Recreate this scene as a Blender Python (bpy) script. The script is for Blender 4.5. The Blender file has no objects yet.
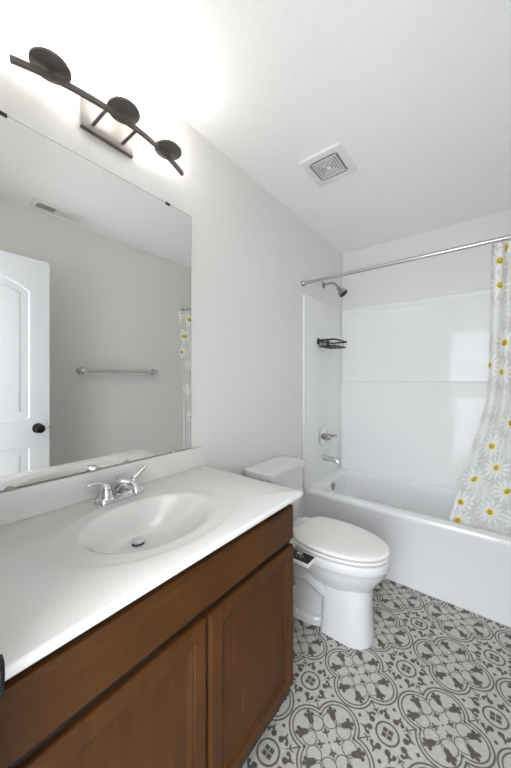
import bpy, bmesh, math, random
from mathutils import Vector, Matrix
random.seed(4)
S = bpy.context.scene
COL = S.collection
PI = math.pi

# ------------------------------------------------------------------ camera, sky, light, exposure
cam_d = bpy.data.cameras.new('camera')
cam = bpy.data.objects.new('camera', cam_d); COL.objects.link(cam)
cam.location = (1.135, 0.0, 1.311)
cam.rotation_euler = (PI / 2, 0, math.radians(38.156))
cam_d.sensor_fit = 'HORIZONTAL'; cam_d.sensor_width = 36.0
cam_d.lens = 36.0 * 297.6 / 511.0
cam_d.shift_y = -4.7 / 511.0
cam_d.clip_start = 0.01
S.camera = cam

world = bpy.data.worlds.new('world'); S.world = world; world.use_nodes = True
bg = world.node_tree.nodes['Background']
bg.inputs['Color'].default_value = (0.80, 0.90, 1.0, 1)
bg.inputs['Strength'].default_value = 1.0

def area_light(name, loc, rot, sx, sy, power, col):
    l = bpy.data.lights.new(name, 'AREA'); l.shape = 'RECTANGLE'; l.size = sx; l.size_y = sy
    l.energy = power; l.color = col
    o = bpy.data.objects.new(name, l); COL.objects.link(o); o.location = loc; o.rotation_euler = rot
    return o
# daylight entering through the hall window behind the doorway
area_light('window_daylight', (0.90, -1.76, 1.25), (-PI / 2, 0, PI), 2.4, 2.1, 142, (0.86, 0.925, 1.0))
# added fill light under the hall ceiling, out of view, to brighten the room
area_light('hall_fill_light', (0.95, -0.85, 2.50), (0, 0, 0), 1.6, 1.0, 22, (1.0, 0.95, 0.90))
SHADE_STRENGTH = 6.0

vs = S.view_settings
S.display_settings.display_device = 'sRGB'
vs.view_transform = 'Standard'; vs.look = 'None'; vs.gamma = 1.0; vs.use_curve_mapping = False
vs.exposure = 0.15
S.cycles.max_bounces = 12; S.cycles.diffuse_bounces = 8; S.cycles.glossy_bounces = 6
S.cycles.transparent_max_bounces = 12; S.cycles.caustics_reflective = False; S.cycles.caustics_refractive = False
S.cycles.sample_clamp_indirect = 6.0
S.cycles.use_denoising = True

# ------------------------------------------------------------------ materials
def lin(c):
    return tuple(((v / 255) / 12.92 if v / 255 <= .04045 else ((v / 255 + .055) / 1.055) ** 2.4) for v in c) + (1.0,)

def pbr(name, rgb, rough=0.5, metal=0.0, noise=0.0, nscale=30.0, bump=0.0, bscale=200.0, coat=0.0, spec=0.5):
    m = bpy.data.materials.new(name); m.use_nodes = True
    t = m.node_tree; b = t.nodes['Principled BSDF']
    b.inputs['Roughness'].default_value = rough; b.inputs['Metallic'].default_value = metal
    b.inputs['Coat Weight'].default_value = coat; b.inputs['Coat Roughness'].default_value = 0.05
    b.inputs['Specular IOR Level'].default_value = spec
    c = lin(rgb)
    tc = t.nodes.new('ShaderNodeTexCoord')
    n = t.nodes.new('ShaderNodeTexNoise'); n.inputs['Scale'].default_value = nscale; n.inputs['Detail'].default_value = 4
    t.links.new(tc.outputs['Object'], n.inputs['Vector'])
    r = t.nodes.new('ShaderNodeValToRGB')
    r.color_ramp.elements[0].color = tuple(v * (1 - noise) for v in c[:3]) + (1,)
    r.color_ramp.elements[1].color = tuple(min(1, v * (1 + noise)) for v in c[:3]) + (1,)
    r.color_ramp.elements[0].position = .3; r.color_ramp.elements[1].position = .7
    t.links.new(n.outputs['Fac'], r.inputs['Fac']); t.links.new(r.outputs['Color'], b.inputs['Base Color'])
    if bump:
        n2 = t.nodes.new('ShaderNodeTexNoise'); n2.inputs['Scale'].default_value = bscale; n2.inputs['Detail'].default_value = 3
        t.links.new(tc.outputs['Object'], n2.inputs['Vector'])
        bp = t.nodes.new('ShaderNodeBump'); bp.inputs['Strength'].default_value = bump; bp.inputs['Distance'].default_value = .002
        t.links.new(n2.outputs['Fac'], bp.inputs['Height']); t.links.new(bp.outputs['Normal'], b.inputs['Normal'])
    return m

def wood(name, axis):
    m = bpy.data.materials.new(name); m.use_nodes = True
    t = m.node_tree; b = t.nodes['Principled BSDF']
    b.inputs['Roughness'].default_value = .40; b.inputs['Specular IOR Level'].default_value = .18; b.inputs['Coat Weight'].default_value = .0
    b.inputs['Coat Roughness'].default_value = .3
    tc = t.nodes.new('ShaderNodeTexCoord')
    mp = t.nodes.new('ShaderNodeMapping'); sc = [26, 26, 26]; sc[axis] = 1.6
    mp.inputs['Scale'].default_value = sc
    t.links.new(tc.outputs['Object'], mp.inputs['Vector'])
    n = t.nodes.new('ShaderNodeTexNoise'); n.inputs['Scale'].default_value = 2.2; n.inputs['Detail'].default_value = 6
    n.inputs['Distortion'].default_value = .6
    t.links.new(mp.outputs['Vector'], n.inputs['Vector'])
    n2 = t.nodes.new('ShaderNodeTexNoise'); n2.inputs['Scale'].default_value = 5.0; n2.inputs['Detail'].default_value = 2
    t.links.new(tc.outputs['Object'], n2.inputs['Vector'])
    ad = t.nodes.new('ShaderNodeMath'); ad.operation = 'MULTIPLY_ADD'; ad.inputs[1].default_value = .55
    t.links.new(n.outputs['Fac'], ad.inputs[0])
    m2 = t.nodes.new('ShaderNodeMath'); m2.operation = 'MULTIPLY'; m2.inputs[1].default_value = .45
    t.links.new(n2.outputs['Fac'], m2.inputs[0]); t.links.new(m2.outputs[0], ad.inputs[2])
    r = t.nodes.new('ShaderNodeValToRGB')
    r.color_ramp.elements[0].position = .3; r.color_ramp.elements[0].color = lin((62, 36, 13))
    r.color_ramp.elements[1].position = .72; r.color_ramp.elements[1].color = lin((88, 54, 22))
    t.links.new(ad.outputs[0], r.inputs['Fac']); t.links.new(r.outputs['Color'], b.inputs['Base Color'])
    return m

class X:
    """small expression builder: every operation becomes a Math node"""
    tree = None
    def __init__(s, sock): s.s = sock
    @staticmethod
    def op(o, *a, clamp=False):
        n = X.tree.nodes.new('ShaderNodeMath'); n.operation = o; n.use_clamp = clamp
        for i, v in enumerate(a):
            if isinstance(v, X): X.tree.links.new(v.s, n.inputs[i])
            else: n.inputs[i].default_value = v
        return X(n.outputs[0])
    def __add__(s, o): return X.op('ADD', s, o)
    __radd__ = __add__
    def __sub__(s, o): return X.op('SUBTRACT', s, o)
    def __rsub__(s, o): return X.op('SUBTRACT', o, s)
    def __mul__(s, o): return X.op('MULTIPLY', s, o)
    __rmul__ = __mul__
def xmin(a, b): return X.op('MINIMUM', a, b)
def xmax(a, b): return X.op('MAXIMUM', a, b)
def xabs(a): return X.op('ABSOLUTE', a)
def xlen(a, b): return X.op('SQRT', a * a + b * b)
def circ(u, v, cx, cy, r): return xlen(u - cx, v - cy) - r
def ring(u, v, cx, cy, r, w): return xabs(circ(u, v, cx, cy, r)) - w
def seg(u, v, ax, ay, bx, by, w0, w1):
    dx, dy = bx - ax, by - ay; L2 = dx * dx + dy * dy
    h = X.op('MULTIPLY', (u - ax) * dx + (v - ay) * dy, 1 / L2, clamp=True)
    return xlen(u - (h * dx + ax), v - (h * dy + ay)) - (h * (w1 - w0) + w0)

def tile_material():
    m = bpy.data.materials.new('encaustic_tile'); m.use_nodes = True
    t = m.node_tree; X.tree = t; b = t.nodes['Principled BSDF']
    tc = t.nodes.new('ShaderNodeTexCoord'); sp = t.nodes.new('ShaderNodeSeparateXYZ')
    t.links.new(tc.outputs['Object'], sp.inputs[0])
    P = .3155
    x = (X(sp.outputs[0]) - (.6807 - P / 2)) * (1 / P); y = (X(sp.outputs[1]) - (1.009 - P / 2)) * (1 / P)
    fx = xabs(X.op('FRACT', x) - .5); fy = xabs(X.op('FRACT', y) - .5)
    u = xmax(fx, fy); v = xmin(fx, fy)
    a = (.5 - u); c = (.5 - v)             # distances from the medallion: a <= c
    parts = []
    parts.append(ring(u, v, .245, 0, .243, .0095))                                     # outer quatrefoil band
    parts.append(xmax(ring(u, v, .245, 0, .202, .008), .20 - u))                       # inner quatrefoil line
    parts.append(xmax(ring(u, v, .205, .088, .083, .0055), u - .262))                  # petals
    parts.append(circ(u, v, .207, .207, .018))
    parts.append(circ(u, v, .207, 0, .013))
    # tulips
    parts.append(seg(u, v, .215, .022, .275, .078, .005, .012))
    parts.append(seg(u, v, .258, .062, .302, .102, .027, .040)); parts.append(seg(u, v, .250, .080, .277, .051, .013, .013))
    parts.append(circ(u, v, .349, .086, .023)); parts.append(circ(u, v, .292, .145, .023)); parts.append(circ(u, v, .340, .138, .024))
    # centre leaves on the diagonal
    parts.append(seg(u, v, .035, .035, .085, .085, .005, .016))
    parts.append(seg(u, v, .062, .062, .098, .054, .007, .012))
    parts.append(seg(u, v, .085, .085, .112, .112, .012, .003))
    # medallion
    parts.append(ring(a, c, 0, 0, .122, .0105))
    sq = xmax(xabs(a - .030), xabs(c - .030)) - .0255
    parts.append(sq)
    # ornaments around the medallion
    parts.append(a + xabs(c - .322) - .026)
    parts.append(circ(a, c, .050, .188, .033))
    parts.append(seg(a, c, .047, .188, .085, .235, .018, .015))
    parts.append(seg(a, c, .085, .235, .125, .205, .015, .012))
    parts.append(circ(a, c, .122, .188, .022))
    parts.append(seg(a, c, .085, .235, .085, .275, .014, .006))
    parts.append(seg(a, c, .145, .145, .245, .245, .005, .008))
    parts.append(seg(a, c, .175, .175, .165, .215, .012, .006))
    d = parts[0]
    for q in parts[1:]: d = xmin(d, q)
    ns = t.nodes.new('ShaderNodeTexNoise'); ns.inputs['Scale'].default_value = 260; ns.inputs['Detail'].default_value = 2
    t.links.new(tc.outputs['Object'], ns.inputs['Vector'])
    d = d + (X(ns.outputs['Fac']) - .5) * .008
    mask = X.op('MULTIPLY_ADD', d, -1 / .010, .5, clamp=True)
    grout = xmax(fx, fy)
    n = t.nodes.new('ShaderNodeTexNoise'); n.inputs['Scale'].default_value = 60; n.inputs['Detail'].default_value = 5
    t.links.new(tc.outputs['Object'], n.inputs['Vector'])
    def ramp(c0, c1):
        r = t.nodes.new('ShaderNodeValToRGB'); r.color_ramp.elements[0].color = lin(c0); r.color_ramp.elements[1].color = lin(c1)
        r.color_ramp.elements[0].position = .35; r.color_ramp.elements[1].position = .65
        t.links.new(n.outputs['Fac'], r.inputs['Fac']); return r
    lo = ramp((84, 79, 76), (95, 90, 87)); hi = ramp((184, 180, 174), (196, 192, 186))
    mx = t.nodes.new('ShaderNodeMix'); mx.data_type = 'RGBA'
    t.links.new(mask.s, mx.inputs['Factor']); t.links.new(hi.outputs['Color'], mx.inputs['A']); t.links.new(lo.outputs['Color'], mx.inputs['B'])
    t.links.new(mx.outputs['Result'], b.inputs['Base Color'])
    b.inputs['Roughness'].default_value = .5; b.inputs['Specular IOR Level'].default_value = .35
    return m

DAISIES = [(.225, 2.002), (.124, 1.934), (.127, 1.809), (.215, 1.506), (.021, 1.39), (.183, 1.351), (.378, 1.074), (.227, .936),
           (.326, .812), (.132, .727), (.474, .69), (.063, .572), (.356, .548), (.081, .454),
           (.62, 1.93), (.80, 1.76), (.52, 1.65), (.70, 1.47), (.93, 1.60), (.58, 1.26), (.85, 1.20), (.70, 1.03), (.92, .90), (.66, .83),
           (.82, .66), (.61, .53), (.94, .47), (.42, 1.80), (.93, 1.96)]
PALE = [(.06, 1.66), (.10, 1.60), (.17, 1.68), (.05, 1.20), (.16, 1.18), (.30, 1.20), (.10, 1.02), (.40, .93), (.03, .84), (.24, .66), (.45, .42), (.20, .40), (.50, 1.12), (.75, 1.60), (.80, .95)]

def curtain_material():
    m = bpy.data.materials.new('daisy_curtain'); m.use_nodes = True
    t = m.node_tree; X.tree = t; b = t.nodes['Principled BSDF']; out = t.nodes['Material Output']
    uv = t.nodes.new('ShaderNodeUVMap'); uv.uv_map = 'cloth'
    def flower(lst):
        cur = None
        for (s, z) in lst:
            sb = t.nodes.new('ShaderNodeVectorMath'); sb.operation = 'SUBTRACT'
            t.links.new(uv.outputs[0], sb.inputs[0]); sb.inputs[1].default_value = (s * .55, z, 0)
            ln = t.nodes.new('ShaderNodeVectorMath'); ln.operation = 'LENGTH'; t.links.new(sb.outputs[0], ln.inputs[0])
            L = X(ln.outputs['Value'])
            if cur is None: cur = (sb.outputs[0], L)
            else:
                lt = X.op('LESS_THAN', L, cur[1])
                mx = t.nodes.new('ShaderNodeMix'); mx.data_type = 'VECTOR'
                vi = [i for i in mx.inputs if i.type == 'VECTOR' and i.name in 'AB']
                t.links.new(lt.s, mx.inputs['Factor']); t.links.new(cur[0], vi[0]); t.links.new(sb.outputs[0], vi[1])
                vo = [o for o in mx.outputs if o.type == 'VECTOR'][0]
                cur = (vo, xmin(L, cur[1]))
        sx = t.nodes.new('ShaderNodeSeparateXYZ'); t.links.new(cur[0], sx.inputs[0])
        return X(sx.outputs[0]), X(sx.outputs[1]), cur[1]
    def petals(dx, dy, r, n, R):
        ang = X.op('ARCTAN2', dy, dx)
        lob = xabs(X.op('COSINE', ang * (n / 2)))
        edge = X.op('POWER', lob, .8) * (R * .7) + R * .3
        return X.op('MULTIPLY_ADD', (r - edge), -1 / .008, .5, clamp=True)
    dx, dy, r = flower(DAISIES)
    pet = petals(dx, dy, r, 13, .074) * .9
    core = X.op('MULTIPLY_ADD', r - .0165, -1 / .003, .5, clamp=True)
    halo = X.op('MULTIPLY_ADD', r - .025, -1 / .010, .5, clamp=True)
    eyes = circ(xabs(dx), dy, .0055, .004, .003)
    smile = xmax(ring(dx, dy, 0, 0, .0095, .0018), dy + .002)
    face = X.op('MULTIPLY_ADD', xmin(eyes, smile), -1 / .002, .5, clamp=True)
    px, py, pr = flower(PALE)
    pale = petals(px, py, pr, 11, .075) * .55
    def mix(f, a, bcol):
        mx = t.nodes.new('ShaderNodeMix'); mx.data_type = 'RGBA'; t.links.new(f.s, mx.inputs['Factor'])
        if isinstance(a, tuple): mx.inputs['A'].default_value = a
        else: t.links.new(a, mx.inputs['A'])
        mx.inputs['B'].default_value = bcol
        return mx.outputs['Result']
    white = xmax(pet, pale)
    c = mix(white, lin((234, 233, 228)), lin((250, 250, 253)))
    c = mix(halo * .5, c, lin((250, 240, 170)))
    c = mix(core, c, lin((232, 200, 40)))
    c = mix(face * core, c, lin((70, 58, 20)))
    t.links.new(c, b.inputs['Base Color']); b.inputs['Roughness'].default_value = .35
    tl = t.nodes.new('ShaderNodeBsdfTranslucent'); t.links.new(c, tl.inputs['Color'])
    tr = t.nodes.new('ShaderNodeBsdfTransparent')
    m1 = t.nodes.new('ShaderNodeMixShader'); m1.inputs[0].default_value = .42
    t.links.new(b.outputs[0], m1.inputs[1]); t.links.new(tl.outputs[0], m1.inputs[2])
    m2 = t.nodes.new('ShaderNodeMixShader')
    tf = X.op('MULTIPLY_ADD', white, -.10, .14)
    t.links.new(tf.s, m2.inputs[0]); t.links.new(m1.outputs[0], m2.inputs[1]); t.links.new(tr.outputs[0], m2.inputs[2])
    t.links.new(m2.outputs[0], out.inputs['Surface'])
    return m

def emissive(name, rgb, strength):
    m = bpy.data.materials.new(name); m.use_nodes = True; t = m.node_tree
    b = t.nodes['Principled BSDF']; b.inputs['Base Color'].default_value = lin((240, 238, 232)); b.inputs['Roughness'].default_value = .3
    b.inputs['Emission Color'].default_value = rgb; b.inputs['Emission Strength'].default_value = strength
    return m

M_wall = pbr('wall_paint', (231, 230, 227), .75, bump=.06, bscale=350, noise=.01)
M_ceil = pbr('ceiling_paint', (248, 247, 246), .85, bump=.08, bscale=300, noise=.01)
M_hall = pbr('hall_paint', (230, 230, 229), .8)
M_trim = pbr('white_trim_paint', (232, 232, 230), .4)
M_door = pbr('white_door_paint', (222, 223, 226), .42)
M_tile = tile_material()
M_wood_v = wood('brown_wood_upright_grain', 2)
M_wood_h = wood('brown_wood_level_grain', 1)
M_wood_shade = pbr('brown_wood_gap_shade', (32, 18, 9), .5, noise=.1)  # wood darkened to carry the shade in the gaps between door and drawer fronts
M_toe = pbr('toe_kick_board', (70, 42, 24), .6, noise=.1)
M_marble = pbr('cultured_marble', (229, 228, 225), .22, noise=.012, nscale=6, coat=.2)
M_porc = pbr('white_porcelain', (222, 222, 222), .10, coat=.4)
M_seat = pbr('white_plastic_seat', (236, 234, 230), .22)
M_tub = pbr('white_fiberglass', (237, 237, 238), .14, coat=.3)
M_surr = pbr('white_surround_gloss', (240, 240, 239), .06, spec=.16)
M_chrome = pbr('chrome', (225, 226, 228), .07, 1.0)
M_nickel = pbr('brushed_nickel', (172, 170, 166), .22, 1.0)
M_bar = pbr('satin_silver', (206, 206, 205), .25, .85)
M_steel = pbr('bright_steel', (192, 192, 192), .33, 1.0)
M_bronze = pbr('oil_rubbed_bronze', (112, 105, 99), .42, .6, noise=.06)
M_plate = pbr('polished_wall_plate', (150, 146, 142), .45, .6)
M_black = pbr('black_wire', (26, 26, 27), .4)
M_blackgloss = pbr('black_gloss', (18, 18, 19), .18)
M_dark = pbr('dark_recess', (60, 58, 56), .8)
M_slot = pbr('grey_fan_slot', (146, 140, 138), .8)
M_vent = pbr('white_vent_plastic', (232, 231, 229), .45)
M_clip = pbr('clear_clip_plastic', (170, 170, 165), .2)
M_clip_dark = pbr('dark_clip_metal', (60, 60, 58), .35, .6)
M_glass_edge = pbr('mirror_edge', (70, 74, 72), .2)
M_mirror = pbr('mirror_silver', (232, 232, 230), .0, 1.0)
M_mirror.node_tree.nodes['Principled BSDF'].inputs['Roughness'].default_value = 0.0
M_curtain = curtain_material()
M_shade = emissive('lit_frosted_glass', (1.0, .955, .915, 1), SHADE_STRENGTH)
M_ringp = pbr('clear_ring_plastic', (200, 202, 205), .15)

# ------------------------------------------------------------------ mesh helpers
def finish(name, bm, mat, parent=None, smooth=True, angle=38):
    bmesh.ops.recalc_face_normals(bm, faces=bm.faces)
    me = bpy.data.meshes.new(name); bm.to_mesh(me); bm.free()
    for m in (mat if isinstance(mat, (list, tuple)) else [mat]): me.materials.append(m)
    o = bpy.data.objects.new(name, me); COL.objects.link(o)
    if smooth:
        for p in me.polygons: p.use_smooth = True
        try: me.set_sharp_from_angle(angle=math.radians(angle))
        except Exception: pass
    if parent:
        o.parent = parent; o.matrix_parent_inverse = parent.matrix_world.inverted()
    return o

def thing(name, loc, label, cat, group=None):
    o = bpy.data.objects.new(name, None); COL.objects.link(o); o.location = loc
    o.empty_display_size = .05
    o['label'] = label; o['category'] = cat
    if group: o['group'] = group
    bpy.context.view_layer.update()
    o.matrix_world = Matrix.Translation(loc)
    return o

def tag(o, label, cat, group=None):
    o['label'] = label; o['category'] = cat
    if group: o['group'] = group
    return o

def struct(o, label=None, cat=None):
    o['kind'] = 'structure'
    if label: o['label'] = label
    if cat: o['category'] = cat
    return o

def box(bm, x0, x1, y0, y1, z0, z1, bev=0.0, seg_=2):
    v = [bm.verts.new((x, y, z)) for x in (x0, x1) for y in (y0, y1) for z in (z0, z1)]
    f = [bm.faces.new([v[i] for i in q]) for q in ((0, 1, 3, 2), (4, 6, 7, 5), (0, 4, 5, 1), (2, 3, 7, 6), (0, 2, 6, 4), (1, 5, 7, 3))]
    if bev:
        es = set(e for q in f for e in q.edges)
        bmesh.ops.bevel(bm, geom=list(es), offset=bev, segments=seg_, affect='EDGES', profile=.5)
    return f

def loft(bm, rings, cap0=True, cap1=True, closed=True):
    vs_ = [[bm.verts.new(p) for p in r] for r in rings]
    n = len(rings[0])
    for a, b in zip(vs_[:-1], vs_[1:]):
        for i in range(n if closed else n - 1):
            j = (i + 1) % n
            bm.faces.new((a[i], a[j], b[j], b[i]))
    if cap0: bm.faces.new(vs_[0][::-1])
    if cap1: bm.faces.new(vs_[-1])
    return vs_

def frame_of(d):
    d = d.normalized()
    up = Vector((0, 0, 1)) if abs(d.z) < .9 else Vector((1, 0, 0))
    a = d.cross(up).normalized(); b = a.cross(d).normalized()
    return a, b

def tube(bm, pts, r, n=12, sx=1.0):
    pts = [Vector(p) for p in pts]; rings = []
    for i, p in enumerate(pts):
        d = (pts[min(i + 1, len(pts) - 1)] - pts[max(i - 1, 0)])
        a, b = frame_of(d); rr = r[i] if isinstance(r, (list, tuple)) else r
        rings.append([p + a * (rr * sx * math.cos(2 * PI * k / n)) + b * (rr * math.sin(2 * PI * k / n)) for k in range(n)])
    loft(bm, rings)

def lathe(bm, origin, axis, prof, n=32):
    """prof: list of (radius, height along axis)"""
    o = Vector(origin); ax = Vector(axis).normalized(); a, b = frame_of(ax)
    rings = [[o + ax * h + a * (max(r, 1e-4) * math.cos(2 * PI * k / n)) + b * (max(r, 1e-4) * math.sin(2 * PI * k / n)) for k in range(n)] for r, h in prof]
    loft(bm, rings)

def torus(bm, c, axis, R, r, n=28, m=8):
    c = Vector(c); a, b = frame_of(Vector(axis)); ax = Vector(axis).normalized()
    rings = []
    for i in range(n):
        t = 2 * PI * i / n; d = a * math.cos(t) + b * math.sin(t)
        rings.append([bm.verts.new(c + d * (R + r * math.cos(2 * PI * k / m)) + ax * (r * math.sin(2 * PI * k / m))) for k in range(m)])
    for i in range(n):
        A, B = rings[i], rings[(i + 1) % n]
        for k in range(m): bm.faces.new((A[k], A[(k + 1) % m], B[(k + 1) % m], B[k]))

def rrect(x0, x1, y0, y1, r, z, k=8):
    r = min(r, (x1 - x0) / 2 - 1e-4, (y1 - y0) / 2 - 1e-4); p = []
    for cx, cy, a0 in ((x1 - r, y1 - r, 0), (x0 + r, y1 - r, PI / 2), (x0 + r, y0 + r, PI), (x1 - r, y0 + r, 3 * PI / 2)):
        for i in range(k):
            t = a0 + PI / 2 * i / (k - 1); p.append(Vector((cx + r * math.cos(t), cy + r * math.sin(t), z)))
    return p

def egg(x0, x1, hw, z, yc, n=48, back=.35, sq=2.3):
    """toilet outline: round nose at x1, blunter back at x0"""
    xm = x0 + (x1 - x0) * .42; p = []
    for i in range(n):
        t = 2 * PI * i / n; c, s = math.cos(t), math.sin(t)
        e = 2.0 if c >= 0 else 2.0 + back * 4
        cc = math.copysign(abs(c) ** (2 / e), c); ss = math.copysign(abs(s) ** (2 / e), s)
        x = xm + cc * ((x1 - xm) if c >= 0 else (xm - x0)); p.append(Vector((x, yc + ss * hw, z)))
    return p

# ------------------------------------------------------------------ room shell
H = 2.5376; YB = 2.83; W = 1.466; YF = .085; JX = .6455; HX = 1.292
def slab(name, *dims, mat=M_wall, bev=0):
    bm = bmesh.new(); box(bm, *dims, bev=bev); return struct(finish(name, bm, mat, smooth=False))
slab('floor', -.12, W + .12, YF - .11, YB + .12, -.06, 0, mat=M_tile)
slab('ceiling', -.12, W + .12, YF, YB + .12, H, H + .08, mat=M_ceil)
slab('wall_left', -.12, 0, YF, YB + .12, 0, H)
slab('wall_right', W, W + .12, YF, YB + .12, 0, H)
slab('wall_back', 0, W, YB, YB + .12, 0, H)
bm = bmesh.new()
box(bm, -.6, JX - .018, YF - .11, YF, 0, H + .08); box(bm, HX + .018, 2.4, YF - .11, YF, 0, H + .08); box(bm, JX - .018, HX + .018, YF - .11, YF, 2.118, H + .08)
struct(finish('wall_front', bm, M_wall, smooth=False))
# hall outside the doorway, with the window the daylight comes from
HY = -1.7
slab('floor_hall', -.6, 2.4, HY, YF - .11, -.06, 0, mat=pbr('hall_carpet', (222, 218, 212), .9, noise=.08, nscale=200))
slab('ceiling_hall', -.6, 2.4, HY, YF - .11, H, H + .08, mat=M_ceil)
slab('wall_hall_left', -.72, -.6, HY, YF - .11, 0, H, mat=M_hall)
slab('wall_hall_right', 2.4, 2.52, HY, YF - .11, 0, H, mat=M_hall)
bm = bmesh.new()
for d in ((-.6, -.3, 0, H), (2.1, 2.4, 0, H), (-.3, 2.1, 0, .2), (-.3, 2.1, 2.3, H)): box(bm, d[0], d[1], HY - .12, HY, d[2], d[3])
struct(finish('wall_hall_back', bm, M_hall, smooth=False))
bm = bmesh.new()
for d in ((-.3, -.24, .2, 2.3), (2.04, 2.1, .2, 2.3), (-.24, 2.04, .2, .26), (-.24, 2.04, 2.24, 2.3)): box(bm, d[0], d[1], HY - .09, HY - .03, d[2], d[3], .006)
struct(finish('window_1', bm, M_trim))
# door jamb, with the black strike plate
bm = bmesh.new()
for d in ((JX - .018, JX, 0, 2.118), (HX, HX + .018, 0, 2.118), (JX, HX, 2.10, 2.118)): box(bm, d[0], d[1], YF - .115, YF + .011, d[2], d[3], .0015)
jamb = struct(finish('trim_1', bm, M_trim, smooth=False))
bm = bmesh.new()
box(bm, JX - .0005, JX + .0016, YF - .03, YF + .012, .902, .962, .0007)
tube(bm, [(JX + .0002, YF + .008, .932), (JX + .0002, YF + .011, .932), (JX - .0008, YF + .0145, .932), (JX - .002, YF + .0165, .932)], [.030, .030, .027, .018], 20, sx=.07)
p = finish('strike_plate', bm, M_blackgloss, jamb); p['label'] = 'black metal strike plate'
# baseboards
slab('baseboard_left', 0, .012, 1.02, 2.04, 0, .085, mat=M_trim, bev=.003)
slab('baseboard_right', W - .012, W, .75, 2.04, 0, .085, mat=M_trim, bev=.003)

# door: two-panel arch top slab standing open along the right side
def door():
    x0, x1, y0, y1, z0, z1 = 1.252, 1.287, .105, .733, .012, 2.108
    st = .115
    bm = bmesh.new(); box(bm, x0 + .004, x1, y0, y1, z0, z1)
    # face with recessed panels, built as a height field on the room side
    yc, pw = (y0 + y1) / 2, (y1 - y0) / 2 - st
    def inside(y, z):
        """distance into the panel openings (positive inside)"""
        d = -1
        dy = pw - abs(y - yc)
        d = max(d, min(dy, z - .235, .865 - z))
        top = 1.885 + .075 * max(0, 1 - ((y - yc) / pw) ** 2)
        d = max(d, min(dy, z - 1.055, top - z))
        return d
    def hgt(d):
        if d <= 0: return 0
        if d < .012: return .008 * math.sin(d / .012 * PI / 2)
        if d < .03: return .008
        if d < .05: return .008 - .006 * (d - .03) / .02
        return .002
    NY, NZ = 90, 260
    g = [[bm.verts.new((x0 + hgt(inside(y0 + (y1 - y0) * i / NY, z0 + (z1 - z0) * j / NZ)), y0 + (y1 - y0) * i / NY, z0 + (z1 - z0) * j / NZ)) for j in range(NZ + 1)] for i in range(NY + 1)]
    for i in range(NY):
        for j in range(NZ): bm.faces.new((g[i][j], g[i + 1][j], g[i + 1][j + 1], g[i][j + 1]))
    for loop in ([g[0][j] for j in range(NZ + 1)], [g[NY][j] for j in range(NZ + 1)], [g[i][0] for i in range(NY + 1)], [g[i][NZ] for i in range(NY + 1)]):
        low = [bm.verts.new((x0 + .0045, v.co.y, v.co.z)) for v in loop]
        for k in range(len(loop) - 1): bm.faces.new((loop[k], loop[k + 1], low[k + 1], low[k]))
    d = struct(finish('door_1', bm, M_door, angle=60))
    bm = bmesh.new()
    ky, kz = y1 - .068, .985
    lathe(bm, (x0, ky, kz), (-1, 0, 0), [(.033, 0), (.033, .004), (.028, .009), (.012, .012), (.011, .03), (.018, .036), (.027, .046), (.029, .056), (.025, .066), (.012, .071), (0, .072)])
    lathe(bm, (x1, ky, kz), (1, 0, 0), [(.033, 0), (.033, .004), (.028, .009), (.012, .012), (.011, .03), (.018, .036), (.027, .046), (.029, .056), (.025, .066), (.012, .071), (0, .072)])
    k = finish('door_knob', bm, M_blackgloss, d); k['label'] = 'round black door knob'
    bm = bmesh.new(); box(bm, x0 + .007, x1 - .007, y1 - .001, y1 + .0015, kz - .028, kz + .028, .0006); box(bm, x0 + .012, x1 - .012, y1, y1 + .010, kz - .008, kz + .008, .002)
    finish('latch', bm, M_nickel, d)
    for hz in (.25, 1.06, 1.87):
        bm = bmesh.new(); tube(bm, [(x0 - .004, y0 - .002, hz - .045), (x0 - .004, y0 - .002, hz + .045)], .006, 10); finish('hinge', bm, M_blackgloss, d)
door()

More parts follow.
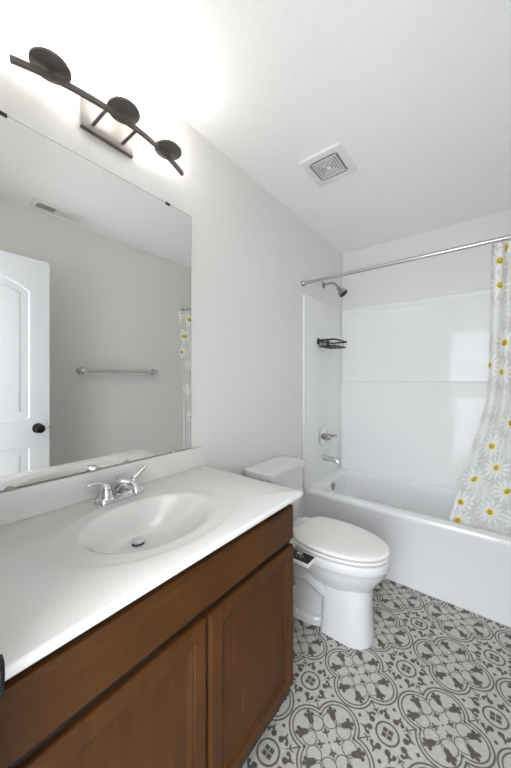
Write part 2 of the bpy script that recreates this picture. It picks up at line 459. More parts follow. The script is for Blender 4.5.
# ------------------------------------------------------------------ bathtub
Y0 = 2.062; TZ = .456
def bathtub():
    t = thing('bathtub', (.73, 2.44, 0), 'white alcove bathtub with plain apron along the tiled floor', 'bathtub')
    x0, x1, y1 = .002, W - .002, YB - .006
    bm = bmesh.new(); R = []
    R.append(rrect(x0, x1, Y0 + .010, y1, .004, 0)); R.append(rrect(x0, x1, Y0 + .010, y1, .004, TZ - .045))
    R.append(rrect(x0, x1, Y0 + .002, y1, .006, TZ - .034)); R.append(rrect(x0, x1, Y0, y1, .008, TZ - .022))
    R.append(rrect(x0, x1, Y0, y1, .010, TZ - .010)); R.append(rrect(x0 + .001, x1 - .001, Y0 + .004, y1, .012, TZ - .003)); R.append(rrect(x0 + .002, x1 - .002, Y0 + .012, y1 - .002, .014, TZ))
    ix0, ix1, iy0, iy1 = .085, W - .075, Y0 + .088, YB - .062
    def inner(d, z, r): return rrect(ix0 + d[0], ix1 - d[1], iy0 + d[2], iy1 - d[3], r, z)
    R.append(inner((-.010,) * 4, TZ, .11)); R.append(inner((-.003,) * 4, TZ - .003, .105)); R.append(inner((.003,) * 4, TZ - .012, .10)); R.append(inner((.006, .012, .007, .006), TZ - .03, .10))
    R.append(inner((.022, .08, .022, .02), .30, .10)); R.append(inner((.035, .16, .035, .03), .17, .10)); R.append(inner((.06, .21, .06, .05), .135, .10)); R.append(inner((.11, .27, .11, .10), .122, .09))
    loft(bm, R)
    finish('tub_shell', bm, M_tub, t)
    bm = bmesh.new()
    a = Vector((1, 0, .13)).normalized(); o = Vector((.092, 2.385, .408))
    lathe(bm, o - a * .004, a, [(.036, 0), (.036, .006), (.031, .011), (.012, .012), (.006, .0125)])
    tube(bm, [o + a * .010 + Vector((0, 0, .01)), o + a * .02 + Vector((0, 0, .014)), o + a * .026 + Vector((0, 0, .02))], [.005, .0045, .004], 8)
    finish('overflow_plate', bm, M_nickel, t)
    bm = bmesh.new(); lathe(bm, (.30, 2.41, .120), (0, 0, 1), [(.034, 0), (.034, .006), (.026, .008), (.0, .0085)]); finish('drain', bm, M_nickel, t)
bathtub()

def surround():
    t = thing('tub_surround', (.73, YB - .01, TZ), 'glossy white wall panels with a ledge line enclosing the bathtub', 'shower surround')
    zt = 1.985; zl = 1.288; zb = TZ + .0005
    # left wall panel
    bm = bmesh.new()
    box(bm, .001, .010, Y0 - .012, YB - .004, zb, zt - .012, .003)
    box(bm, .001, .020, Y0 - .032, Y0 - .006, TZ - .44 + .55, zt - .02, .005)
    p = finish('left_panel', bm, M_surr, t)
    # right wall panel
    bm = bmesh.new(); box(bm, W - .010, W - .001, Y0 - .012, YB - .004, zb, zt - .012, .003); box(bm, W - .016, W - .001, Y0 - .026, Y0 - .006, zb, zt - .02, .005)
    finish('right_panel', bm, M_surr, t)
    # back panel with lower ledge and coved corner columns: a profile in x-y at each height, lofted upward
    def prof(yb, z, cove, col):
        p = [(.0105, YB - .003)]
        for i in range(9):
            a = PI / 2 * i / 8; p.append((.0105 + cove * (1 - math.cos(a)) if False else .0105 + cove - cove * math.cos(a), yb - cove + cove * math.sin(a)))
        p += [(.0105 + cove + .03, yb), (.0105 + cove + .036, yb + col), (W - .0105 - cove - .036, yb + col), (W - .0105 - cove - .03, yb)]
        for i in range(9):
            a = PI / 2 * (8 - i) / 8; p.append((W - .0105 - cove + cove * math.cos(a), yb - cove + cove * math.sin(a)))
        p.append((W - .0105, YB - .003))
        return [Vector((x, y, z)) for x, y in p]
    bm = bmesh.new(); R = []
    for yb, z, c, col in ((YB - .044, zb, .02, 0), (YB - .044, zl - .014, .02, 0), (YB - .042, zl - .006, .02, .001), (YB - .036, zl + .001, .022, .003), (YB - .026, zl + .005, .022, .005), (YB - .022, zl + .007, .022, .006), (YB - .022, zl + .02, .022, .006),
                          (YB - .022, zt - .055, .022, .006), (YB - .025, zt - .045, .022, .003), (YB - .032, zt - .034, .022, .0), (YB - .035, zt - .022, .022, .0), (YB - .034, zt - .010, .022, .0), (YB - .028, zt - .002, .022, 0), (YB - .018, zt, .022, 0)):
        R.append(prof(yb, z, c, col))
    loft(bm, R)
    finish('back_panel', bm, M_surr, t, angle=30)
surround()

# ------------------------------------------------------------------ shower fittings on the left wall
def fittings():
    Y = 2.40
    t = thing('wall_shower', (0, Y, 2.116), 'brushed nickel shower head on a bent arm below the curtain rod', 'shower head')
    bm = bmesh.new(); lathe(bm, (0, Y, 2.130), (1, 0, 0), [(.030, 0), (.030, .003), (.024, .010), (.012, .014)]); finish('flange', bm, M_nickel, t)
    bm = bmesh.new(); tube(bm, [(.006, Y, 2.130), (.05, Y, 2.135), (.085, Y, 2.132), (.108, Y, 2.118), (.124, Y, 2.098), (.134, Y, 2.080)], .009, 14); finish('arm', bm, M_nickel, t)
    d = Vector((.62, .05, -.78)).normalized()
    bm = bmesh.new(); lathe(bm, (.131, Y, 2.086), d, [(.013, 0), (.016, .006), (.016, .016), (.011, .020), (.018, .030), (.034, .052), (.040, .068), (.040, .078), (.037, .081)]); finish('head', bm, M_nickel, t)
    bm = bmesh.new(); lathe(bm, Vector((.131, Y, 2.086)) + d * .0805, d, [(.036, 0), (.036, .002), (.020, .003), (.018, .001)]); finish('spray_face', bm, M_dark, t)
    t = thing('shower_valve', (.0102, 2.37, .822), 'chrome shower valve with round plate and lever above the tub spout', 'shower valve')
    bm = bmesh.new(); lathe(bm, (.0102, 2.37, .822), (1, 0, 0), [(.088, 0), (.088, .003), (.082, .008), (.05, .012), (.034, .016)], 48); finish('escutcheon', bm, M_chrome, t)
    bm = bmesh.new(); lathe(bm, (.022, 2.37, .822), (1, 0, 0), [(.030, 0), (.028, .02), (.024, .045), (.026, .05), (.022, .062), (.0, .065)])
    tube(bm, [(.06, 2.372, .824), (.085, 2.385, .830), (.105, 2.40, .834), (.118, 2.41, .835)], [.010, .009, .0075, .005], 12); finish('lever', bm, M_nickel, t)
    t = thing('tub_spout', (.010, 2.39, .632), 'chrome tub spout sticking out over the left end of the bathtub', 'tub spout')
    bm = bmesh.new(); tube(bm, [(.0102, 2.39, .632), (.03, 2.39, .632), (.08, 2.39, .632), (.115, 2.39, .628), (.138, 2.39, .618), (.145, 2.39, .604)], [.027, .025, .023, .022, .020, .017], 20); finish('spout', bm, M_chrome, t)
    bm = bmesh.new(); tube(bm, [(.128, 2.39, .642), (.128, 2.39, .656)], [.004, .004], 8); lathe(bm, (.128, 2.39, .655), (0, 0, 1), [(.007, 0), (.008, .004), (.006, .009), (0, .010)], 12); finish('diverter_knob', bm, M_chrome, t)
fittings()

def caddy():
    t = thing('shower_caddy', (.012, 2.37, 1.59), 'black wire shower caddy basket fixed to the left shower wall', 'shower caddy')
    x0, x1, y0, y1, zt, zb = .022, .172, 2.250, 2.505, 1.632, 1.584
    def loop(z, r, ins=0):
        bm = bmesh.new(); p = rrect(x0 + ins, x1 - ins, y0 + ins, y1 - ins, .022, z, 6)
        tube(bm, p + [p[0], p[1]], r, 8); return bm
    finish('rim', loop(zt, .0068), M_black, t)
    finish('lower_rim', loop(zb, .0044, .004), M_black, t)
    bm = bmesh.new()
    for i in range(6):
        y = y0 + .02 + (y1 - y0 - .04) * i / 5
        tube(bm, [(x0 + .001, y, zt), (x0 + .004, y, zb), (x1 - .004, y, zb), (x1 - .001, y, zt)], .0023, 6)
    for i in range(3):
        x = x0 + .035 + (x1 - x0 - .07) * i / 2
        tube(bm, [(x, y0 + .001, zt), (x, y0 + .004, zb), (x, y1 - .004, zb), (x, y1 - .001, zt)], .0023, 6)
    finish('wire_grid', bm, M_black, t)
    for y in (y0 + .03, y1 - .03):
        bm = bmesh.new(); box(bm, .0102, .0140, y - .022, y + .022, zt - .03, zt + .022, .001); tube(bm, [(.013, y, zt + .008), (.019, y, zt + .008), (.022, y, zt)], .004, 8)
        finish('adhesive_mount', bm, M_black, t)
caddy()

# ------------------------------------------------------------------ curtain rod, rings, curtain
RY, RZ = 2.032, 2.05
t = thing('curtain_rod', (0, RY, RZ), 'straight silver shower curtain rod spanning above the bathtub', 'curtain rod')
bm = bmesh.new(); tube(bm, [(.004, RY, RZ), (.7, RY, RZ), (W - .004, RY, RZ)], .0118, 20); finish('rod', bm, M_steel, t)
for x, s in ((.0008, 1), (W - .0008, -1)):
    bm = bmesh.new(); lathe(bm, (x, RY, RZ), (s, 0, 0), [(.022, 0), (.022, .004), (.017, .016), (.0135, .022)]); finish('end_flange', bm, M_nickel, t)

XL = [(2.03, 1.139), (1.58, 1.134), (1.31, 1.130), (1.20, 1.122), (1.14, 1.110), (1.03, 1.085), (.92, 1.054), (.80, 1.024), (.68, .995), (.47, .946), (.36, .920)]
def xl(z):
    for (za, xa), (zb, xb) in zip(XL[:-1], XL[1:]):
        if z >= zb:
            f = (za - z) / (za - zb); return xa + (xb - xa) * f
    return XL[-1][1]
def curtain():
    bm = bmesh.new(); uvl = bm.loops.layers.uv.new('cloth')
    UU = {}
    NS, NZ = 150, 130; z1, z0 = 2.022, .365; XR = 1.438
    g = []
    for j in range(NZ + 1):
        z = z1 + (z0 - z1) * j / NZ; d = (z1 - z) / (z1 - z0); row = []
        for i in range(NS + 1):
            s = i / NS; xr = XR - (.108 * min(1, (.62 - z) / .15) + .03 * max(0, (.47 - z) / .1) if z < .62 else 0); x = xl(z) + s * (xr - xl(z))
            amp = .030 - .012 * d if d < .5 else .024 - .024 * (d - .5)
            ph = 2 * PI * (5.5 * s + .25 * math.sin(3 * d) + .12 * math.sin(5 * s))
            y = RY + .098 * (z1 - z) + amp * math.sin(ph) * (1 - .35 * d) + .006 * math.sin(2 * PI * 11 * s + 4 * d) * (1 - d)
            y -= .10 * max(0, (s - .45) / .55) ** 1.5 * min(1, max(0, z - .62) / .5)
            if z < .62: y = max(y, 2.166 + .02 * min(1, max(0, (.62 - z) / .16)) - .03 * min(1, (max(z, .46) - .46) / .16))
            UU[j, i] = (x - xl(z)) / (1.45 - xl(z)) * .55
            row.append(bm.verts.new((x + .006 * math.cos(ph) * (1 - d), y, z)))
        g.append(row)
    for j in range(NZ):
        for i in range(NS):
            f = bm.faces.new((g[j][i], g[j][i + 1], g[j + 1][i + 1], g[j + 1][i]))
            for l, (jj, ii) in zip(f.loops, ((j, i), (j, i + 1), (j + 1, i + 1), (j + 1, i))):
                l[uvl].uv = (UU[jj, ii], z1 + (z0 - z1) * jj / NZ)
    o = finish('shower_curtain', bm, M_curtain, angle=180)
    tag(o, 'translucent shower curtain printed with white smiling daisies, gathered at the right of the tub', 'shower curtain')
curtain()
ring0 = None
for i in range(9):
    x = 1.150 + .034 * i
    if ring0 is None:
        bm = bmesh.new(); torus(bm, (0, 0, 0), (1, 0, .0), .0215, .0022, 24, 6); ring0 = finish('curtain_ring', bm, M_ringp); o = ring0
    else:
        o = ring0.copy(); COL.objects.link(o)
    o.location = (x, RY, RZ - .0095); o.rotation_euler = (0, 0, random.uniform(-.25, .25))
    tag(o, 'small clear ring hanging the daisy curtain from the silver rod', 'curtain ring', 'curtain rings on the shower rod')

# ------------------------------------------------------------------ vanity
def panel_door(y0, y1, z0, z1, x0, x1, name, parent, stile=.043, scratch=False):
    """framed door facing +x"""
    bm = bmesh.new()
    def r(ins, x): return [Vector((x, y, z)) for y, z in ((y0 + ins, z0 + ins), (y1 - ins, z0 + ins), (y1 - ins, z1 - ins), (y0 + ins, z1 - ins))]
    R = [r(0, x0), r(0, x1 - .009), r(.0015, x1 - .0055), r(.007, x1 - .0015), r(.010, x1), r(stile, x1), r(stile + .002, x1 - .003), r(stile + .008, x1 - .004), r(stile + .010, x1 - .0075), r(stile + .016, x1 - .009), r(stile + .018, x1 - .010)]
    loft(bm, R)
    return finish(name, bm, M_wood_v, parent, angle=15)
def vanity():
    t = thing('vanity_cabinet', (.27, .545, 0), 'brown wooden vanity cabinet with two framed doors under the white sink top', 'vanity cabinet')
    y0, y1 = YF + .002, .9865
    bm = bmesh.new(); box(bm, .002, .512, y0, y1, .105, .745, .001); box(bm, .002, .512, y0, y0 + .015, .74, .8615, .001); box(bm, .002, .512, y1 - .015, y1, .74, .8615, .001)
    finish('body', bm, M_wood_v, t)
    bm = bmesh.new(); box(bm, .5121, .530, y0, y1, .105, .8615, .001); finish('face_frame', bm, M_wood_shade, t)
    bm = bmesh.new(); box(bm, .002, .455, y0, y1 - .01, 0, .105, .001); finish('toe_kick', bm, M_toe, t)
    bm = bmesh.new(); 
    def rr(i, x): return [Vector((x, y, z)) for y, z in ((y0 + .018 + i, .703 + i), (y1 - .001 - i, .703 + i), (y1 - .001 - i, .829 - i), (y0 + .018 + i, .829 - i))]
    loft(bm, [rr(0, .5305), rr(0, .541), rr(.0015, .5445), rr(.007, .5485), rr(.010, .550)]); finish('drawer_front', bm, M_wood_h, t, angle=25)
    panel_door(y0 + .018, .5425,   .150, .681, .5305, .550, 'door', t)
    d = panel_door(.5490, y1 - .001,   .150, .681, .5305, .550, 'door', t)
    bm = bmesh.new()
    for a, b in (((.700, .350), (.694, .295)), ((.694, .330), (.686, .350)), ((.697, .318), (.692, .300))):
        tube(bm, [(.5400, a[0], a[1]), (.5402, (a[0] + b[0]) / 2 + .001, (a[1] + b[1]) / 2), (.5400, b[0], b[1])], .0005, 5)
    s = finish('scratch', bm, pbr('pale_scratch', (128, 88, 56), .6), d); s['label'] = 'small pale scratch on the right door'
vanity()

CT = .883; TH = .021
def vanity_top():
    t = thing('sink_countertop', (.285, .548, CT - TH), 'white cultured marble vanity top with moulded oval sink basin', 'sink countertop')
    x0, x1, y0, y1 = .0015, .572, YF + .001, 1.010
    bc, ba, bb = Vector((.313, .540)), .170, .222       # basin lip
    oc, oa, ob = Vector((.318, .548)), .203, .292       # shallow outer dish
    dc = Vector((.224, .533))                           # drain
    ang = sorted([2 * PI * i / 120 for i in range(120)] + [math.atan2(yy - oc.y, xx - oc.x) % (2 * PI) for xx in (x0, x1) for yy in (y0, y1)])
    n = len(ang)
    def ell(c, a, b, z): return [Vector((c.x + a * math.cos(t_), c.y + b * math.sin(t_), z)) for t_ in ang]
    def rect(ins, z):
        o = []
        for t_ in ang:
            c, s = math.cos(t_), math.sin(t_)
            k = min(((x1 - oc.x) / c if c > 1e-9 else ((x0 - oc.x) / c if c < -1e-9 else 1e9)), ((y1 - oc.y) / s if s > 1e-9 else ((y0 - oc.y) / s if s < -1e-9 else 1e9)))
            x = oc.x + c * k; y = oc.y + s * k
            o.append(Vector((min(max(x, x0 + ins), x1 - ins), min(max(y, y0 + ins), y1 - ins), z)))
        return o
    DEEP = .110; DISH = .0045
    R = []
    zb = CT - DISH - DEEP
    R.append(ell(dc, .019, .019, zb - .012)); R.append(ell(dc, .020, .020, zb + .0005))
    for i in range(1, 27):
        q = i / 26; e = q ** .95
        c = dc.lerp(bc, q ** 1.1); a = .020 + (ba - .020) * e; b = .020 + (bb - .020) * e
        h = .5 + .5 * math.cos(PI * q ** 1.7)               # smooth bowl rolling over a soft lip
        R.append(ell(c, a, b, zb + DEEP * (1 - h)))
    R.append(ell(oc, oa - .016, ob - .018, CT - DISH + .0006)); R.append(ell(oc, oa - .008, ob - .008, CT - .0022)); R.append(ell(oc, oa - .002, ob - .002, CT - .0004)); R.append(ell(oc, oa + .006, ob + .006, CT))
    R.append(rect(.006, CT)); R.append(rect(.002, CT - .0015)); R.append(rect(.0, CT - .006)); R.append(rect(.0, CT - TH + .003)); R.append(rect(.003, CT - TH))
    loft(bm := bmesh.new(), R, cap0=True, cap1=False)
    # underside ring only (the bowl hangs inside the cabinet)
    inner = ell(oc, oa, ob, CT - TH); outer = R[-1]
    va = [bm.verts.new(p) for p in outer]; vb = [bm.verts.new(p) for p in inner]
    for i in range(n): bm.faces.new((va[i], va[(i + 1) % n], vb[(i + 1) % n], vb[i]))
    bmesh.ops.remove_doubles(bm, verts=bm.verts, dist=1e-6)
    finish('countertop', bm, M_marble, t, angle=50)
    bm = bmesh.new(); box(bm, .0015, .020, YF + .001, 1.003, CT - .0005, .979, .004, 3); finish('backsplash', bm, M_marble, t)
    bm = bmesh.new()
    lathe(bm, (dc.x, dc.y, zb - .002), (0, 0, 1), [(.0185, .0), (.027, .0015), (.028, .004), (.024, .0055), (.020, .004)], 32)
    finish('drain_flange', bm, M_chrome, t)
    bm = bmesh.new(); lathe(bm, (dc.x, dc.y, zb - .004), (0, 0, 1), [(.017, .0115), (.020, .012), (.0205, .017), (.018, .0195), (.0, .0202)], 32)
    finish('drain_stopper', bm, M_chrome, t)
    bm = bmesh.new(); lathe(bm, (dc.x, dc.y, zb - .004), (0, 0, 1), [(.0185, .0), (.0190, .0085), (.014, .0095), (.0135, .0115)], 32)
    finish('drain_gap_shade', bm, M_dark, t)  # dark ring put in as the shade of the gap under the stopper
vanity_top()

def faucet():
    Y = .547; X0 = .080; z = CT + .0001
    t = thing('faucet', (X0, Y, CT), 'chrome two-handle sink faucet standing behind the oval basin', 'faucet')
    bm = bmesh.new()
    def stad(hx, hy, zz): return rrect(X0 - hx, X0 + hx, Y - hy, Y + hy, hx - .0005, zz, 10)
    loft(bm, [stad(.030, .088, z), stad(.030, .088, z + .005), stad(.028, .086, z + .011), stad(.022, .078, z + .016), stad(.012, .066, z + .019)])
    finish('base', bm, M_chrome, t)
    bm = bmesh.new()
    pts = [(X0 - .018, Y, z + .012), (X0 - .012, Y, z + .036), (X0 + .008, Y, z + .052), (X0 + .040, Y, z + .060), (X0 + .072, Y, z + .062), (X0 + .098, Y, z + .058), (X0 + .108, Y, z + .047), (X0 + .109, Y, z + .038)]
    tube(bm, pts, [.022, .021, .019, .0165, .015, .0145, .0125, .0105], 18)
    finish('spout', bm, M_chrome, t)
    bm = bmesh.new(); tube(bm, [(X0 - .020, Y, z + .03), (X0 - .022, Y, z + .066)], .0028, 8); lathe(bm, (X0 - .022, Y, z + .064), (0, 0, 1), [(.004, 0), (.006, .004), (.005, .009), (0, .010)], 12)
    finish('lift_rod', bm, M_chrome, t)
    for s in (-1, 1):
        bm = bmesh.new(); hy = Y + s * .051
        lathe(bm, (X0, hy, z + .012), (0, 0, 1), [(.025, 0), (.024, .008), (.020, .022), (.017, .032), (.018, .034), (.018, .038), (.0135, .045), (0, .048)], 24)
        if s < 0: lp = [(X0, hy, z + .052), (X0 + .004, hy - .018, z + .066), (X0 + .004, hy - .042, z + .073), (X0 + .004, hy - .066, z + .070)]
        else: lp = [(X0, hy, z + .052), (X0 - .002, hy + .018, z + .064), (X0 - .004, hy + .038, z + .077), (X0 - .006, hy + .056, z + .090)]
        tube(bm, lp, [.011, .009, .008, .0055], 14, sx=1.25)
        finish('handle', bm, M_chrome, t)
faucet()

# ------------------------------------------------------------------ mirror
def mirror():
    t = thing('wall_mirror', (0, .53, .986), 'large frameless wall mirror above the white vanity top', 'mirror')
    y0, y1, z0, z1 = YF + .02, .936, .9815, 2.096
    bm = bmesh.new(); box(bm, .0010, .0058, y0, y1, z0, z1); finish('glass_edge', bm, M_glass_edge, t, smooth=False)
    bm = bmesh.new(); box(bm, .0050, .0062, y0 + .0015, y1 - .0015, z0 + .0015, z1 - .0015)
    finish('reflecting_face', bm, M_mirror, t, smooth=False)
    for y, z, up in ((.803, z1, 1), (.229, z1, 1)):
        bm = bmesh.new(); box(bm, .0008, .0095, y - .011, y + .011, z - .008, z + .003, .0015); finish('top_clip', bm, M_clip_dark, t)
    for y in (.830, .245):
        bm = bmesh.new(); lathe(bm, (.0062, y, z0 - .004), (1, 0, 0), [(.0145, 0), (.0145, .002), (.012, .0035), (0, .004)], 24); finish('bottom_clip', bm, M_clip, t)
mirror()

# ------------------------------------------------------------------ vanity light
def light():
    Z = 2.226; C0 = .538
    t = thing('vanity_light', (0, C0, 2.26), 'dark bronze three-lamp vanity light with curved bar above the mirror', 'wall lamp')
    bx = lambda y: .122 - .062 * ((y - C0) / .303) ** 2
    bm = bmesh.new(); box(bm, .0005, .016, .443, .632, 2.203, 2.312, .002); finish('wall_plate', bm, M_plate, t)
    bm = bmesh.new(); box(bm, .0004, .017, .441, .634, 2.199, 2.2045, .001); finish('plate_edge', bm, M_bronze, t)
    for y in (.481, .590):
        bm = bmesh.new(); tube(bm, [(.014, y, Z), (bx(y), y, Z)], .0058, 12); finish('arm', bm, M_bronze, t)
    bm = bmesh.new(); R = []
    for i in range(33):
        y = C0 - .303 + .606 * i / 32; x = bx(y)
        sl = -.124 * (y - C0) / .303 ** 2; nx = Vector((1, -sl, 0)).normalized()
        c = Vector((x, y, Z))
        R.append([c + nx * a + Vector((0, 0, b)) for a, b in ((-.006, -.008), (.006, -.008), (.006, .008), (-.006, .008))])
    loft(bm, R); bmesh.ops.bevel(bm, geom=[e for e in bm.edges], offset=.0008, segments=1, affect='EDGES') if False else None
    finish('bar', bm, M_bronze, t, angle=25)
    for y in (.325, .538, .742):
        x = bx(y)
        bm = bmesh.new(); lathe(bm, (x, y, Z + .004), (0, 0, 1), [(.009, 0), (.009, .012), (.016, .015), (.050, .019), (.054, .022), (.054, .029), (.050, .030)], 40); finish('lamp_cup', bm, M_bronze, t)
        bm = bmesh.new(); lathe(bm, (x, y, Z + .031), (0, 0, 1), [(.046, 0), (.049, .004), (.049, .165), (.047, .168)], 40)
        s = finish('glass_shade', bm, M_shade, t); s['label'] = 'lit white frosted glass cylinder shade'
light()

# ------------------------------------------------------------------ ceiling fan and vent
def fan():
    t = thing('exhaust_fan', (.415, 1.597, H), 'square white exhaust fan grille on the ceiling above the toilet', 'exhaust fan')
    x0, x1, y0, y1 = .293, .534, 1.468, 1.725; zc = H
    bm = bmesh.new()
    def r(i, z, dx=0): return rrect(x0 + i, x1 - i, y0 + i, y1 - i, .012, z, 4)
    loft(bm, [r(.004, zc - .0005), r(.0, zc - .006), r(.0, zc - .014), r(.003, zc - .018), r(.036, zc - .020), r(.038, zc - .014)])
    finish('cover', bm, M_vent, t, angle=25)
    bm = bmesh.new(); box(bm, x0 + .037, x1 - .037, y0 + .037, y1 - .037, zc - .0155, zc - .0145); finish('grille_opening', bm, M_slot, t, smooth=False)
    cx, cy = (x0 + x1) / 2, (y0 + y1) / 2; hx, hy = (x1 - x0) / 2 - .037, (y1 - y0) / 2 - .037
    bm = bmesh.new(); N = 6
    for k in range(1, N):
        f0 = k / N; a, b = hx * f0, hy * f0; w = .0062
        for d in ((cx - a, cx + a, cy - b, cy - b + w), (cx - a, cx + a, cy + b - w, cy + b), (cx - a, cx - a + w, cy - b, cy + b), (cx + a - w, cx + a, cy - b, cy + b)):
            box(bm, d[0], d[1], d[2], d[3], zc - .0195, zc - .0150)
    for sx in (-1, 1):
        for sy in (-1, 1):
            tube(bm, [(cx, cy, zc - .0172), (cx + sx * hx, cy + sy * hy, zc - .0172)], .0023, 6)
    box(bm, cx - .014, cx + .014, cy - .014, cy + .014, zc - .021, zc - .015, .002)
    finish('concentric_louvres', bm, M_vent, t, smooth=False)
fan()
def vent():
    t = thing('ceiling_vent', (1.352, .815, H), 'narrow white air vent on the ceiling seen in the mirror', 'air vent')
    x0, x1, y0, y1 = 1.285, 1.420, .655, .975; zc = H
    bm = bmesh.new()
    def r(i, z): return rrect(x0 + i, x1 - i, y0 + i, y1 - i, .004, z, 3)
    loft(bm, [r(0, zc - .0005), r(0, zc - .003), r(.010, zc - .009), r(.030, zc - .009), r(.031, zc - .002)])
    finish('frame', bm, M_vent, t, angle=25)
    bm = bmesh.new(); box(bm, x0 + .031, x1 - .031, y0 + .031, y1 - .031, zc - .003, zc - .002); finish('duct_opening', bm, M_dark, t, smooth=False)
    ym = y0 + .145
    for k in range(9):
        x = x0 + .036 + (x1 - x0 - .072) * k / 8
        bm = bmesh.new()
        if k % 2 == 0: loft(bm, [[Vector((x + a, y, zc + b)) for a, b in ((-.0010, -.0088), (.0004, -.0088), (.0016, -.003), (-.0004, -.003))] for y in (y0 + .030, ym)])
        loft(bm, [[Vector((x + a, y, zc + b)) for a, b in ((-.0052, -.0088), (.0010, -.0088), (.0052, -.003), (-.0010, -.003))] for y in (ym, y1 - .030)])
        finish('louvre', bm, M_vent, t, smooth=False)
vent()

# ------------------------------------------------------------------ towel bar on the right wall
t = thing('towel_bar', (W, 1.34, 1.38), 'silver towel bar on the right wall seen in the mirror', 'towel bar')
bm = bmesh.new(); tube(bm, [(1.402, 1.006, 1.38), (1.402, 1.672, 1.38)], .0145, 16); finish('bar', bm, M_bar, t)
for y in (1.012, 1.666):
    bm = bmesh.new(); lathe(bm, (W - .0005, y, 1.38), (-1, 0, 0), [(.030, 0), (.030, .006), (.024, .012), (.016, .022), (.016, .045), (.021, .050), (.021, .080), (.016, .085), (0, .086)], 24); finish('post', bm, M_bar, t)

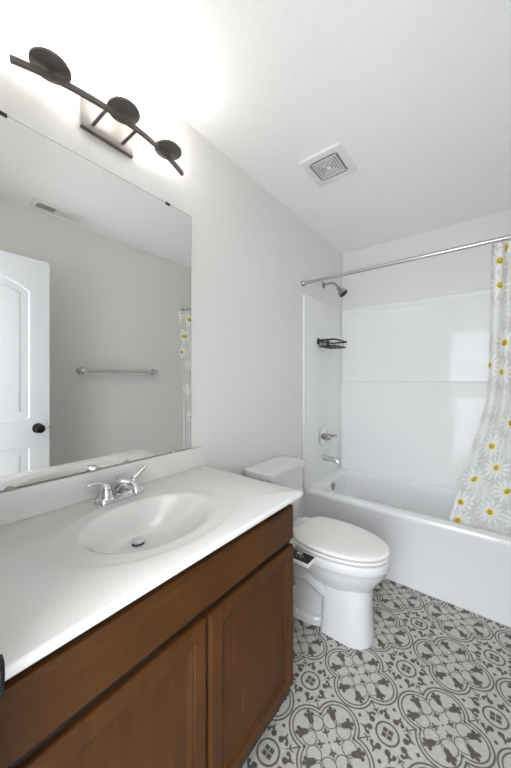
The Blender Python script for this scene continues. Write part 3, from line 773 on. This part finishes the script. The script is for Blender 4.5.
# ------------------------------------------------------------------ toilet
def toilet():
    YC = 1.527
    t = thing('toilet', (.35, YC, 0), 'white two-piece toilet with closed lid between the vanity and the bathtub', 'toilet')
    # bowl and pedestal
    bm = bmesh.new()
    R = [egg(.300, .735, .160, .432, YC), egg(.270, .752, .176, .428, YC), egg(.264, .755, .179, .418, YC), egg(.264, .755, .179, .388, YC), egg(.267, .752, .176, .384, YC), egg(.270, .748, .172, .3795, YC), egg(.280, .738, .162, .352, YC),
         egg(.300, .718, .148, .322, YC), egg(.325, .700, .132, .298, YC), egg(.350, .688, .116, .275, YC), egg(.365, .670, .098, .25, YC)]
    loft(bm, R[::-1])
    def ped(x0, x1, hw, z, rf=.10): 
        p = []
        for i in range(40):
            tt = 2 * PI * i / 40; c, s = math.cos(tt), math.sin(tt)
            e = 2.3 if c > 0 else 9
            x = (x0 + x1) / 2 + math.copysign(abs(c) ** (2 / e), c) * (x1 - x0) / 2; y = YC + .004 + math.copysign(abs(s) ** (2 / e), s) * hw
            p.append(Vector((x, y, z)))
        return p
    loft(bm, [ped(.434, .680, .107, 0), ped(.434, .680, .107, .02), ped(.440, .674, .103, .10), ped(.444, .672, .100, .20), ped(.444, .670, .100, .27), ped(.440, .660, .095, .315)])
    # base foot behind the pedestal, and the narrower trapway body
    loft(bm, [ped(.135, .47, .1065, 0), ped(.135, .47, .1065, .030), ped(.142, .47, .100, .040), ped(.15, .47, .088, .045)])
    loft(bm, [ped(.15, .47, .066, .03), ped(.15, .47, .062, .12), ped(.13, .47, .066, .24), ped(.08, .47, .09, .32), ped(.045, .44, .120, .39), ped(.040, .42, .140, .428)])
    tube(bm, [(.52, YC - .050, .17), (.36, YC - .066, .25), (.28, YC - .066, .24), (.23, YC - .062, .16), (.22, YC - .058, .06)], [.040, .044, .044, .042, .040], 16)
    tube(bm, [(.52, YC + .050, .17), (.36, YC + .066, .25), (.28, YC + .066, .24), (.23, YC + .062, .16), (.22, YC + .058, .06)], [.040, .044, .044, .042, .040], 16)
    finish('bowl', bm, M_porc, t, angle=50)
    for s in (-1, 1):
        bm = bmesh.new(); lathe(bm, (.30, YC + s * .098, .034), (0, 0, 1), [(.014, 0), (.014, .008), (.010, .018), (0, .021)], 16); finish('bolt_cap', bm, M_seat, t)
    # tank
    TY = 1.500
    bm = bmesh.new()
    loft(bm, [rrect(.03, .17, TY - .150, TY + .150, .03, .425), rrect(.022, .190, TY - .172, TY + .172, .04, .45), rrect(.018, .205, TY - .190, TY + .190, .045, .60), rrect(.016, .212, TY - .196, TY + .196, .05, .765)])
    tank = finish('tank', bm, M_porc, t)
    bm = bmesh.new()
    loft(bm, [rrect(.016, .214, TY - .198, TY + .198, .055, .762), rrect(.010, .228, TY - .212, TY + .212, .06, .768), rrect(.010, .230, TY - .214, TY + .214, .062, .785), rrect(.012, .228, TY - .212, TY + .212, .06, .795), rrect(.022, .215, TY - .200, TY + .200, .055, .801), rrect(.06, .17, TY - .15, TY + .15, .03, .803)])
    finish('tank_lid', bm, M_porc, t)
    bm = bmesh.new(); lathe(bm, (.210, TY - .135, .715), (1, 0, 0), [(.015, 0), (.015, .006), (.010, .010), (0, .014)], 16); tube(bm, [(.222, TY - .135, .715), (.226, TY - .10, .712), (.226, TY - .062, .706)], [.006, .006, .0045], 10)
    finish('flush_lever', bm, M_chrome, tank)
    # seat and lid
    bm = bmesh.new(); loft(bm, [egg(.290, .730, .155, .4365, YC), egg(.267, .754, .177, .4375, YC), egg(.266, .755, .178, .4400, YC), egg(.266, .755, .178, .4485, YC), egg(.269, .752, .175, .4512, YC), egg(.300, .725, .150, .4520, YC)]); finish('seat', bm, M_seat, t)
    bm = bmesh.new(); loft(bm, [egg(.310, .725, .150, .4590, YC), egg(.276, .756, .177, .4598, YC), egg(.275, .757, .178, .4620, YC), egg(.275, .757, .178, .468, YC), egg(.280, .751, .171, .4735, YC), egg(.290, .742, .162, .4760, YC), egg(.36, .66, .09, .4768, YC)]); finish('lid', bm, M_seat, t)
    for s in (-1, 1):
        bm = bmesh.new(); box(bm, .245, .285, YC + s * .075 - .022, YC + s * .075 + .022, .432, .474, .007, 3); finish('hinge', bm, M_seat, t)
    # bidet attachment under the seat
    bm = bmesh.new(); box(bm, .235, .33, YC - .185, YC + .14, .4315, .4362, .001); box(bm, .225, .456, YC - .258, YC - .175, .405, .4265, .006, 3)
    b = finish('bidet_attachment', bm, M_seat, t)
    bm = bmesh.new(); box(bm, .245, .453, YC - .254, YC - .184, .4262, .4290, .001); p = finish('control_panel', bm, M_blackgloss, b); p['label'] = 'black control panel'
    bm = bmesh.new(); lathe(bm, (.392, YC - .222, .4285), (0, 0, 1), [(.020, 0), (.020, .003), (.016, .004), (.015, .016), (0, .017)], 28); k = finish('control_knob', bm, M_nickel, b); k['label'] = 'silver control knob'
toilet()
